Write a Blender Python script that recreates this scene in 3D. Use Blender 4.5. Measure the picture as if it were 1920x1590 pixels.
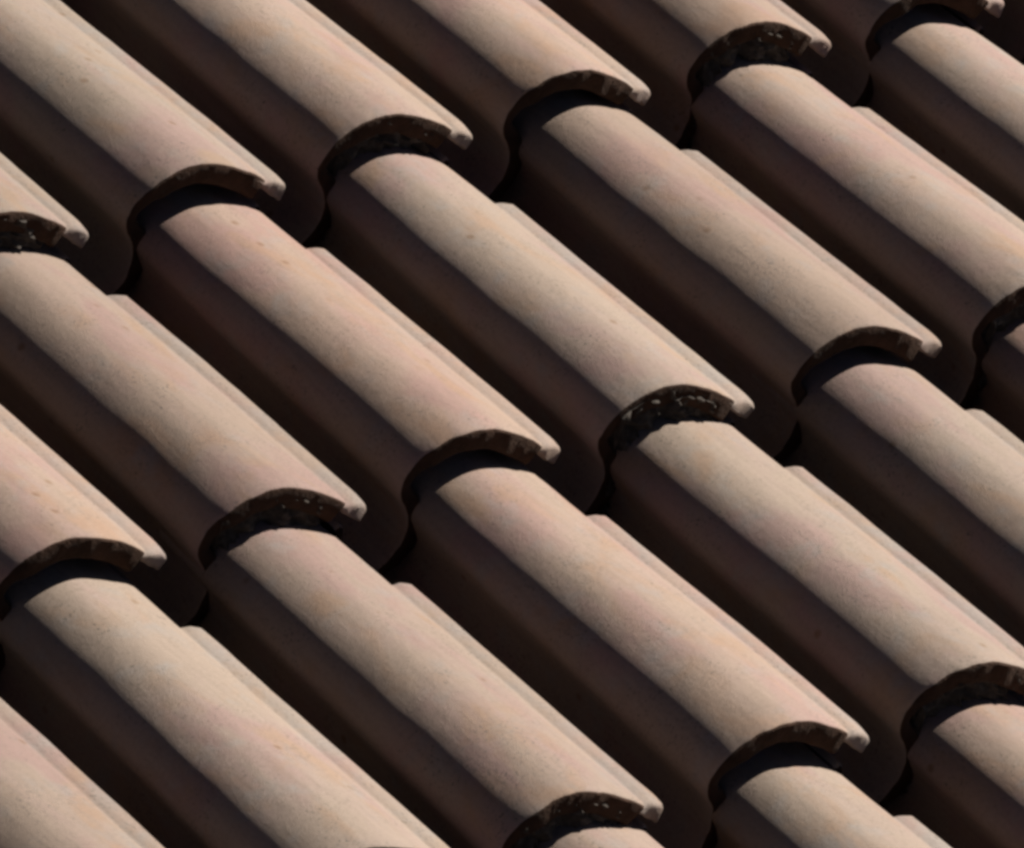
import bpy, math, random
from mathutils import Vector, Matrix, noise

# ------------------------------------------------------------------ scene, camera, sky, sun, exposure
for o in list(bpy.data.objects):
    bpy.data.objects.remove(o)
scene = bpy.context.scene
C = scene.collection

W = 0.205                                   # cover width of one tile, metres
PITCH = math.radians(18.937)                # roof slope
BASE = Vector((0.0, 0.0, 4.2))              # a tile nose near the left of the picture
EX = Vector((1, 0, 0))                      # along the eaves
EY = Vector((0, math.cos(PITCH), math.sin(PITCH)))    # up the slope
EZ = Vector((0, -math.sin(PITCH), math.cos(PITCH)))   # out of the roof


def roof_dir(v):
    return EX * v[0] + EY * v[1] + EZ * v[2]


cam_d = bpy.data.cameras.new('camera')
cam = bpy.data.objects.new('camera', cam_d)
C.objects.link(cam)
scene.camera = cam
cam_d.sensor_width = 36.0
cam_d.lens = 300.0
cam_d.clip_start = 0.1
cam_d.clip_end = 3000.0
c_right = roof_dir((0.78474274, -0.58627304, 0.20115354))
c_down = roof_dir((-0.21272606, -0.55957265, -0.80101565))
c_fwd = roof_dir((0.58217390, 0.58580062, -0.56383613))
c_pos = BASE + roof_dir((-19.157451, -21.939365, 19.405715)) * W
mw = Matrix.Identity(4)
for r in range(3):
    mw[r][0], mw[r][1], mw[r][2], mw[r][3] = c_right[r], -c_down[r], -c_fwd[r], c_pos[r]
cam.matrix_world = mw

sun_vec = roof_dir((0.84, 0.05, 0.56)).normalized()   # towards the sun
sun_elev = math.asin(sun_vec.z)
sun_az = math.atan2(sun_vec.x, sun_vec.y)             # clockwise from +Y

world = bpy.data.worlds.new('World')
scene.world = world
world.use_nodes = True
wn = world.node_tree.nodes
sky = wn.new('ShaderNodeTexSky')
sky.sky_type = 'NISHITA'
sky.sun_disc = False
sky.sun_elevation = sun_elev
sky.sun_rotation = sun_az
sky.dust_density = 0.1
sky.air_density = 0.1
world.node_tree.links.new(sky.outputs[0], wn['Background'].inputs[0])
wn['Background'].inputs[1].default_value = 0.05

sun_d = bpy.data.lights.new('sun', 'SUN')
sun_d.energy = 5.0
sun_d.angle = math.radians(0.53)
sun_d.color = (1.0, 0.93, 0.82)
sun = bpy.data.objects.new('sun', sun_d)
C.objects.link(sun)
sun.location = BASE + sun_vec * 20
sun.rotation_euler = sun_vec.to_track_quat('Z', 'Y').to_euler()

vs = scene.view_settings
vs.view_transform = 'Standard'
vs.look = 'None'
vs.gamma = 1.0
vs.use_curve_mapping = False
vs.exposure = 1.35
scene.render.resolution_x = 1024
scene.render.resolution_y = 848
scene.render.engine = 'CYCLES'
scene.cycles.max_bounces = 5
scene.cycles.diffuse_bounces = 4
scene.cycles.filter_width = 3.4             # the photograph is a little soft

rnd = random.Random(11)


# ------------------------------------------------------------------ materials
class Nodes:
    def __init__(self, name):
        self.m = bpy.data.materials.new(name)
        self.m.use_nodes = True
        self.t = self.m.node_tree
        self.b = self.t.nodes['Principled BSDF']

    def n(self, kind, **kw):
        nd = self.t.nodes.new(kind)
        for k, v in kw.items():
            setattr(nd, k, v)
        return nd

    def l(self, a, b):
        self.t.links.new(a, b)

    def coords(self):
        """object coordinates pushed by a per-object offset held in the object colour"""
        tc = self.n('ShaderNodeTexCoord')
        oi = self.n('ShaderNodeObjectInfo')
        sc = self.n('ShaderNodeVectorMath', operation='SCALE')
        sc.inputs['Scale'].default_value = 37.0
        self.l(oi.outputs['Color'], sc.inputs[0])
        ad = self.n('ShaderNodeVectorMath', operation='ADD')
        self.l(tc.outputs['Object'], ad.inputs[0])
        self.l(sc.outputs[0], ad.inputs[1])
        self.oi = oi
        self.obj = tc.outputs['Object']
        return ad.outputs[0]

    def mapped(self, vec, scale):
        mp = self.n('ShaderNodeMapping')
        mp.inputs['Scale'].default_value = scale
        self.l(vec, mp.inputs[0])
        return mp.outputs[0]

    def noise(self, vec, scale, detail=4.0, rough=0.55, dist=0.0):
        nz = self.n('ShaderNodeTexNoise')
        nz.inputs['Scale'].default_value = scale
        nz.inputs['Detail'].default_value = detail
        nz.inputs['Roughness'].default_value = rough
        nz.inputs['Distortion'].default_value = dist
        self.l(vec, nz.inputs['Vector'])
        return nz.outputs['Fac']

    def ramp(self, fac, stops):
        r = self.n('ShaderNodeValToRGB')
        els = r.color_ramp.elements
        while len(els) < len(stops):
            els.new(0.5)
        for e, (p, c) in zip(els, stops):
            e.position = p
            e.color = (c[0], c[1], c[2], 1.0)
        self.l(fac, r.inputs[0])
        return r.outputs[0]

    def mix(self, fac, a, b, blend='MIX'):
        mx = self.n('ShaderNodeMix', data_type='RGBA', blend_type=blend)
        for sock, v in ((mx.inputs[0], fac), (mx.inputs[6], a), (mx.inputs[7], b)):
            if isinstance(v, (int, float)):
                sock.default_value = v
            elif isinstance(v, tuple):
                sock.default_value = (v[0], v[1], v[2], 1.0)
            else:
                self.l(v, sock)
        return mx.outputs[2]

    def bump(self, height, strength, dist, prev=None):
        b = self.n('ShaderNodeBump')
        b.inputs['Strength'].default_value = strength
        b.inputs['Distance'].default_value = dist
        self.l(height, b.inputs['Height'])
        if prev is not None:
            self.l(prev, b.inputs['Normal'])
        return b.outputs[0]


def K(v):
    return (v, v, v)


def clay_skin(name='pale_clay', weather=0.0):
    """pale sun-bleached clay with pink, cream and ochre clouding, grey flecks and pits"""
    s = Nodes(name)
    v = s.coords()
    cream, pink, ochre, grey = (0.189, 0.148, 0.123), (0.187, 0.128, 0.118), (0.192, 0.129, 0.092), (0.168, 0.153, 0.148)
    n1 = s.noise(s.mapped(v, (1.0, 0.55, 1.0)), 13.0, 3.0, 0.5, 0.4)
    col = s.ramp(n1, [(0.38, pink), (0.48, (0.191, 0.146, 0.126)), (0.59, cream)])
    n2 = s.noise(s.mapped(v, (1.0, 0.6, 1.0)), 21.0, 3.0, 0.55, 0.6)
    col = s.mix(s.ramp(n2, [(0.52, K(0)), (0.68, K(0.8))]), col, ochre)
    n3 = s.noise(v, 27.0, 4.0, 0.6, 0.3)
    col = s.mix(s.ramp(n3, [(0.55 - 0.2 * weather, K(0)), (0.72 - 0.12 * weather, K(0.7))]), col, grey)
    # long faint streaks left by the die and by rain
    n4 = s.noise(s.mapped(v, (150.0, 5.0, 150.0)), 1.0, 3.0, 0.6)
    col = s.mix(s.ramp(n4, [(0.45, K(0)), (0.75, K(0.42))]), col, (0.135, 0.105, 0.085))
    # lichen and soot flecks in clusters
    n5 = s.noise(v, 330.0, 3.0, 0.65)
    n6 = s.noise(v, 24.0, 2.0, 0.5)
    fleck = s.mix(1.0, s.ramp(n5, [(0.57, K(0)), (0.66, K(1))]), s.ramp(n6, [(0.44 - 0.15 * weather, K(0.06)), (0.64, K(0.9))]), 'MULTIPLY')
    col = s.mix(fleck, col, (0.07, 0.06, 0.05))
    n7 = s.noise(v, 260.0, 5.0, 0.75)
    col = s.mix(1.0, col, s.ramp(n7, [(0.32, K(0.86)), (0.5, K(1.0)), (0.72, K(1.07))]), 'MULTIPLY')
    # a few larger rust-brown spots
    vo = s.n('ShaderNodeTexVoronoi')
    vo.inputs['Scale'].default_value = 34.0
    s.l(v, vo.inputs['Vector'])
    wc = s.n('ShaderNodeSeparateColor')
    s.l(vo.outputs['Color'], wc.inputs[0])
    pick = s.ramp(wc.outputs[0], [(0.86, K(0)), (0.88, K(1))])
    spot = s.mix(1.0, s.ramp(vo.outputs['Distance'], [(0.07, K(0.7)), (0.17, K(0))]), pick, 'MULTIPLY')
    col = s.mix(spot, col, (0.11, 0.062, 0.032))
    # each tile was fired a little differently
    sep = s.n('ShaderNodeSeparateColor')
    s.l(s.oi.outputs['Color'], sep.inputs[0])
    tint = s.ramp(sep.outputs[0], [(0.0, (1.04, 0.93, 0.88)), (0.5, (1.0, 0.985, 0.96)), (1.0, (1.0, 0.985, 0.95))])
    col = s.mix(0.85, col, tint, 'MULTIPLY')
    col = s.mix(1.0, col, s.ramp(sep.outputs[1], [(0.0, K(0.82)), (1.0, K(1.06))]), 'MULTIPLY')
    s.l(col, s.b.inputs['Base Color'])
    s.b.inputs['Roughness'].default_value = 0.8
    s.b.inputs['Specular IOR Level'].default_value = 0.3
    f = s.noise(v, 620.0, 4.0, 0.7)
    b1 = s.bump(n4, 0.25, 0.0008)
    b2 = s.bump(f, 0.55, 0.0009, b1)
    b3 = s.bump(s.noise(v, 70.0, 3.0, 0.5), 0.35, 0.0015, b2)
    b4 = s.bump(spot, -0.5, 0.002, b3)
    s.l(b4, s.b.inputs['Normal'])
    return s.m


def shaded_clay_core():
    """unbleached red-brown clay of the underside and the cut ends, dark-specked, with their shade painted into the colour"""
    s = Nodes('shaded_raw_clay')
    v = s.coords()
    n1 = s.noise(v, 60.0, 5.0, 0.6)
    col = s.ramp(n1, [(0.3, (0.017, 0.008, 0.004)), (0.6, (0.030, 0.014, 0.008)), (0.8, (0.045, 0.025, 0.016))])  # clay brown taken near black to paint in the shade under the noses
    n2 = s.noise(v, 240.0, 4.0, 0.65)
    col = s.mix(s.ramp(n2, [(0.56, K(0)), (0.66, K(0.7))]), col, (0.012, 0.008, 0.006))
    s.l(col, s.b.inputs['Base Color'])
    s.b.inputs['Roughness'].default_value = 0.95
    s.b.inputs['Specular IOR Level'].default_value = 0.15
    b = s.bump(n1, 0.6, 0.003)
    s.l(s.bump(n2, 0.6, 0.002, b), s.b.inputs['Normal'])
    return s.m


def mortar_mat():
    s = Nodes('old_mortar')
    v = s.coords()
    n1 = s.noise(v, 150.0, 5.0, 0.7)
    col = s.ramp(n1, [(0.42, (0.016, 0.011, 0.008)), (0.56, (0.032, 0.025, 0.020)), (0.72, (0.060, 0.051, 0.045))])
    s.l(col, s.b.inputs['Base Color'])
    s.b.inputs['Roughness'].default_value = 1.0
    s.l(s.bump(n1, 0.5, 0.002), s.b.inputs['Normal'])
    return s.m


def timber_mat():
    s = Nodes('roof_timber')
    v = s.coords()
    n1 = s.noise(s.mapped(v, (3.0, 40.0, 40.0)), 1.0, 5.0, 0.6)
    col = s.ramp(n1, [(0.3, (0.05, 0.035, 0.022)), (0.7, (0.12, 0.085, 0.055))])
    s.l(col, s.b.inputs['Base Color'])
    s.b.inputs['Roughness'].default_value = 0.9
    return s.m


def ground_mat():
    s = Nodes('dry_ground')
    v = s.coords()
    n1 = s.noise(v, 0.8, 6.0, 0.6)
    col = s.ramp(n1, [(0.35, (0.05, 0.06, 0.03)), (0.65, (0.12, 0.10, 0.065))])
    s.l(col, s.b.inputs['Base Color'])
    s.b.inputs['Roughness'].default_value = 1.0
    return s.m


LIPCLAY = clay_skin('weathered_clay', 0.7)
CLAY, SHADED_CORE, MORTAR, TIMBER, GROUND = clay_skin(), shaded_clay_core(), mortar_mat(), timber_mat(), ground_mat()


# ------------------------------------------------------------------ helpers
def link(name, me, parent=None):
    o = bpy.data.objects.new(name, me)
    C.objects.link(o)
    if parent is not None:
        o.parent = parent
    return o


def mesh(name, verts, faces, mats, mat_idx=None, smooth=True, sharp=38):
    me = bpy.data.meshes.new(name)
    me.from_pydata(verts, [], faces)
    for m in mats:
        me.materials.append(m)
    if mat_idx:
        me.polygons.foreach_set('material_index', mat_idx)
    if smooth:
        me.polygons.foreach_set('use_smooth', [True] * len(me.polygons))
        me.set_sharp_from_angle(angle=math.radians(sharp))
    me.update()
    return me


def box_mesh(name, sx, sy, sz, mat):
    v = [(x * sx / 2, y * sy / 2, z * sz / 2) for x in (-1, 1) for y in (-1, 1) for z in (-1, 1)]
    f = [(0, 1, 3, 2), (4, 6, 7, 5), (0, 4, 5, 1), (2, 3, 7, 6), (0, 2, 6, 4), (1, 5, 7, 3)]
    return mesh(name, v, f, [mat], smooth=False)


def spline(pts, n):
    """Catmull-Rom through pts, resampled evenly to n points"""
    P = [Vector(p) for p in pts]
    P = [P[0] * 2 - P[1]] + P + [P[-1] * 2 - P[-2]]
    out = []
    for k in range(1, len(P) - 2):
        a, b, c, d = P[k - 1:k + 3]
        for s in range(24):
            t = s / 24
            out.append(0.5 * ((2 * b) + (c - a) * t + (2 * a - 5 * b + 4 * c - d) * t * t + (3 * b - a - 3 * c + d) * t ** 3))
    out.append(P[-2])
    L = [0.0]
    for k in range(1, len(out)):
        L.append(L[-1] + (out[k] - out[k - 1]).length)
    res, k = [], 0
    for s in range(n):
        want = L[-1] * s / (n - 1)
        while k < len(L) - 2 and L[k + 1] < want:
            k += 1
        t = (want - L[k]) / max(L[k + 1] - L[k], 1e-9)
        res.append(out[k].lerp(out[k + 1], min(max(t, 0), 1)))
    return res


# ------------------------------------------------------------------ tile meshes (units of W in the sections)
TILT = 0.070            # every tile lies this much flatter than the roof: its nose rides on the next
LEN = 2.36
LIP_LEN = 1.68
BODY = spline([(-0.13, -0.125), (-0.085, -0.125), (-0.06, -0.26), (-0.02, -0.37), (0.06, -0.41), (0.15, -0.395), (0.215, -0.345),
               (0.246, -0.27), (0.246, -0.19), (0.222, -0.125), (0.189, -0.075), (0.169, -0.030), (0.166, 0.010), (0.175, 0.042), (0.190, 0.075), (0.215, 0.108), (0.250, 0.138), (0.295, 0.165), (0.345, 0.187), (0.405, 0.204), (0.47, 0.212), (0.54, 0.208),
               (0.62, 0.187), (0.70, 0.153), (0.77, 0.115), (0.84, 0.072), (0.884, 0.038)], 62)
LIP = spline([(0.83, 0.068), (0.86, 0.053), (0.884, 0.038), (0.90, 0.034), (0.92, 0.031), (0.945, 0.024), (0.97, 0.014), (0.99, 0.004), (1.0, -0.010)], 22)
THICK = 0.112
TAPER = 0.13            # the barrel is lower towards its head, so that the next nose fits over it


def settle(z, y):
    """height of a section point once the barrel's taper and the tile's tilt are applied"""
    if z > -0.05:
        z = -0.05 + (z + 0.05) * (1 - TAPER * y)
    return z - TILT * y


def offset(pts, th):
    res = []
    n = len(pts)
    for k, p in enumerate(pts):
        a = pts[max(k - 1, 0)]
        b = pts[min(k + 1, n - 1)]
        t = (b - a).normalized()
        w = 0.55 + 0.45 * min(1.0, max(0.0, (p.x - 0.16) / 0.14))      # thinner in the pan
        res.append(p + Vector((t.y, -t.x)) * th * w)
    return res


def shell(name, top, bot, y0, y1, ny, seed, rim, nose_chip, mats, core_ends, droop=0.0):
    """a slab swept along y between an upper and a lower section line; rims rounded; slight hand-made unevenness"""
    n = len(top)
    rows = [(y0, 1.0), (y0 + rim * 0.3, 0.45), (y0 + rim, 0.0)]
    if droop:
        rows += [(y0 + 0.05, 0.0), (y0 + 0.075, 0.0), (y0 + 0.1, 0.0)]
    yb = rows[-1][0]
    for k in range(1, ny):
        rows.append((yb + (y1 - yb - rim) * k / ny, 0.0))
    rows += [(y1 - rim, 0.0), (y1 - rim * 0.3, 0.45), (y1, 1.0)]
    verts, faces, mi = [], [], []
    for ri, (y, ins) in enumerate(rows):
        for half, line in ((0, top), (1, bot)):
            seq = range(n) if half == 0 else range(n - 1, -1, -1)
            for k in seq:
                p = line[k]
                q = (bot if half == 0 else top)[k]
                d = (q - p)
                d = d.normalized() * min(rim * 0.8, d.length * 0.35) * ins
                x, z = p.x + d.x, p.y + d.y
                s = Vector((x * 1.7 + seed * 3.1, y * 0.9 + seed * 7.7, seed * 1.3))
                z += 0.014 * noise.noise(s) + 0.0025 * noise.noise(s * 7.0)
                x += 0.009 * noise.noise(s + Vector((5, 9, 2))) + 0.003 * noise.noise(s * 6.0)
                if core_ends and 0.0 < x < 0.62:      # the barrel narrows towards its head
                    x += 0.046 * y * min(1.0, (0.62 - x) / 0.42) * min(1.0, x / 0.13)
                yy = y
                if y < y0 + rim * 1.5 or y > y1 - rim * 1.5:
                    c = Vector((x * 9.0, z * 9.0, seed * 4.4 + y))
                    yy += nose_chip * (0.8 * noise.noise(c * 0.6) + 0.5 * noise.noise(c * 2.3))
                if droop and y < 0.10:
                    z -= droop * max(0.0, 1 - max(yy, 0) / 0.10) ** 2
                z = settle(z, yy)
                verts.append((x * W, yy * W, z * W))
    m = 2 * n
    for ri in range(len(rows) - 1):
        for k in range(m):
            a, b = ri * m + k, ri * m + (k + 1) % m
            faces.append((a, a + m, b + m, b))
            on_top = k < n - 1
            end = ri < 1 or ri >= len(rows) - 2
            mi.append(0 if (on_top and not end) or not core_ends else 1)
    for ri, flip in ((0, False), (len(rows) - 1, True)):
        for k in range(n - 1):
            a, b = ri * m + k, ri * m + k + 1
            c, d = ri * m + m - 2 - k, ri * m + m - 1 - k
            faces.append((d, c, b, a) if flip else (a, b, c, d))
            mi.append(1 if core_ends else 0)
    return mesh(name, verts, faces, mats, mi)


VARIANTS = 8
body_me, lip_me, mortar_me = [], [], []
for s in range(VARIANTS):
    body_me.append(shell('roof_tile', BODY, offset(BODY, THICK), 0.0, LEN, 26, s + 1, 0.020, 0.016, [CLAY, SHADED_CORE], True))
    lb = [p + Vector((-0.03, -0.052)) * min(1.0, max(0.0, (p.x - 0.85) / 0.11)) ** 0.8 + Vector((0, -0.016)) for p in LIP]
    lip_me.append(shell('side_lip', LIP, lb, 0.0 + 0.004 * (s % 3), LIP_LEN + 0.03 * math.sin(s * 2.1), 20, s + 1, 0.016, 0.014, [LIPCLAY], False, 0.016))


def mortar_mesh(seed):
    """crumbly bed pressed between a tile's nose and the head of the tile below"""
    under = offset(BODY, THICK - 0.006)
    proud = offset(BODY, THICK * 0.35)
    idx = [k for k in range(len(BODY)) if BODY[k].x > 0.235 and BODY[k].x < 0.79]
    n = len(idx)
    nv = 13
    verts, faces = [], []

    def low(k):
        p = BODY[k]
        return Vector((p.x + 0.092 * min(1.0, max(0.0, 0.62 - p.x) / 0.42), settle(p.y, 2.0) - 0.012))
    for k in idx:
        for b in range(nv):
            t = b / (nv - 1)
            p = proud[k].lerp(low(k), t)
            q = Vector((p.x * 13, p.y * 13, seed * 5.0))
            y = 0.020 + 0.05 * noise.noise(q) + 0.045 * noise.noise(q * 2.6) + 0.03 * noise.noise(q * 6)
            y = max(y, -0.03)
            verts.append((p.x * W, y * W, (p.y - TILT * y) * W))
    for a in range(n - 1):
        for b in range(nv - 1):
            v = a * nv + b
            faces.append((v, v + 1, v + nv + 1, v + nv))
    base = len(verts)
    for k in idx:
        for p in (under[k], low(k)):
            verts.append((p.x * W, 0.3 * W, (p.y - TILT * 0.3) * W))
    for a in range(n - 1):
        u = base + a * 2
        faces += [(u, u + 2, u + 3, u + 1), (a * nv, (a + 1) * nv, u + 2, u), (a * nv + nv - 1, u + 1, u + 3, (a + 1) * nv + nv - 1)]
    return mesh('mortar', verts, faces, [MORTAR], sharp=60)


for s in range(7):
    mortar_me.append(mortar_mesh(s + 1))

# ------------------------------------------------------------------ the setting
G = 600.0
gm = mesh('ground', [(-G, -G, 0), (G, -G, 0), (G, G, 0), (-G, G, 0)], [(0, 1, 2, 3)], [GROUND], smooth=False)
ground = link('ground', gm)
ground['kind'] = 'structure'

# ------------------------------------------------------------------ the roof
COLS = range(-7, 11)
ROWS = range(-4, 7)

roof = bpy.data.objects.new('tiled_roof', None)
C.objects.link(roof)
rm = Matrix.Identity(4)
for r in range(3):
    rm[r][0], rm[r][1], rm[r][2], rm[r][3] = EX[r], EY[r], EZ[r], BASE[r]
roof.matrix_world = rm
roof['label'] = 'sunlit sloping roof of pale pinkish clay barrel tiles in overlapping rows'
roof['category'] = 'roof'
roof['kind'] = 'thing'

# irregular laying, read off the courses (units of W): across, up the slope
LAID = {(-1, 1): (0.028, 0.028), (0, 0): (-0.008, -0.024), (0, 1): (-0.005, 0.008), (0, 2): (-0.038, -0.019),
        (1, 0): (0.006, -0.025), (1, 1): (0.005, 0.025), (1, 2): (0.001, -0.003), (2, 0): (0.002, 0.002),
        (2, 1): (-0.013, -0.008), (3, 0): (-0.007, -0.004), (3, 1): (0.023, 0.015), (4, 0): (0.01, 0.019),
        (5, 0): (0.006, -0.011)}

for i in COLS:
    for j in ROWS:
        dx, dy = LAID.get((i, j), (rnd.uniform(-.012, .012), rnd.uniform(-.015, .015)))
        k = rnd.randrange(VARIANTS)
        t = link('roof_tile', body_me[k], roof)
        t.location = ((i - 1 + dx) * W, (-2 * j + dy) * W, rnd.uniform(-.004, .004) * W)
        t.rotation_euler = (rnd.uniform(-.004, .004), rnd.uniform(-.012, .012), rnd.uniform(-.006, .006))
        t.color = (rnd.random(), rnd.random(), rnd.random(), 1.0)
        l = link('side_lip', lip_me[k], t)
        l.color = t.color
        if i % 2 == 0:
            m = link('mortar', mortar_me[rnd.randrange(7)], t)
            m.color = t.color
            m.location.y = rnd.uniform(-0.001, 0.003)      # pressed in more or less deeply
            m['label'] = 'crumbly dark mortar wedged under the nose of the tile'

# boards and battens under the tiles
x0, x1 = (COLS[0] - 1.3) * W, (COLS[-1] + 0.1) * W
y0, y1 = (-2 * ROWS[-1] + 0.1) * W, (-2 * ROWS[0] + 2.3) * W
deck = link('roof_deck', box_mesh('roof_deck', x1 - x0, y1 - y0, 0.02, TIMBER), roof)
deck.location = ((x0 + x1) / 2, (y0 + y1) / 2, -0.80 * W - 0.01)
bme = box_mesh('batten', x1 - x0, 0.035, 0.022, TIMBER)
for j in ROWS:
    b = link('batten', bme, roof)
    b.location = ((x0 + x1) / 2, (-2 * j + 2.1) * W, -0.80 * W + 0.0115)
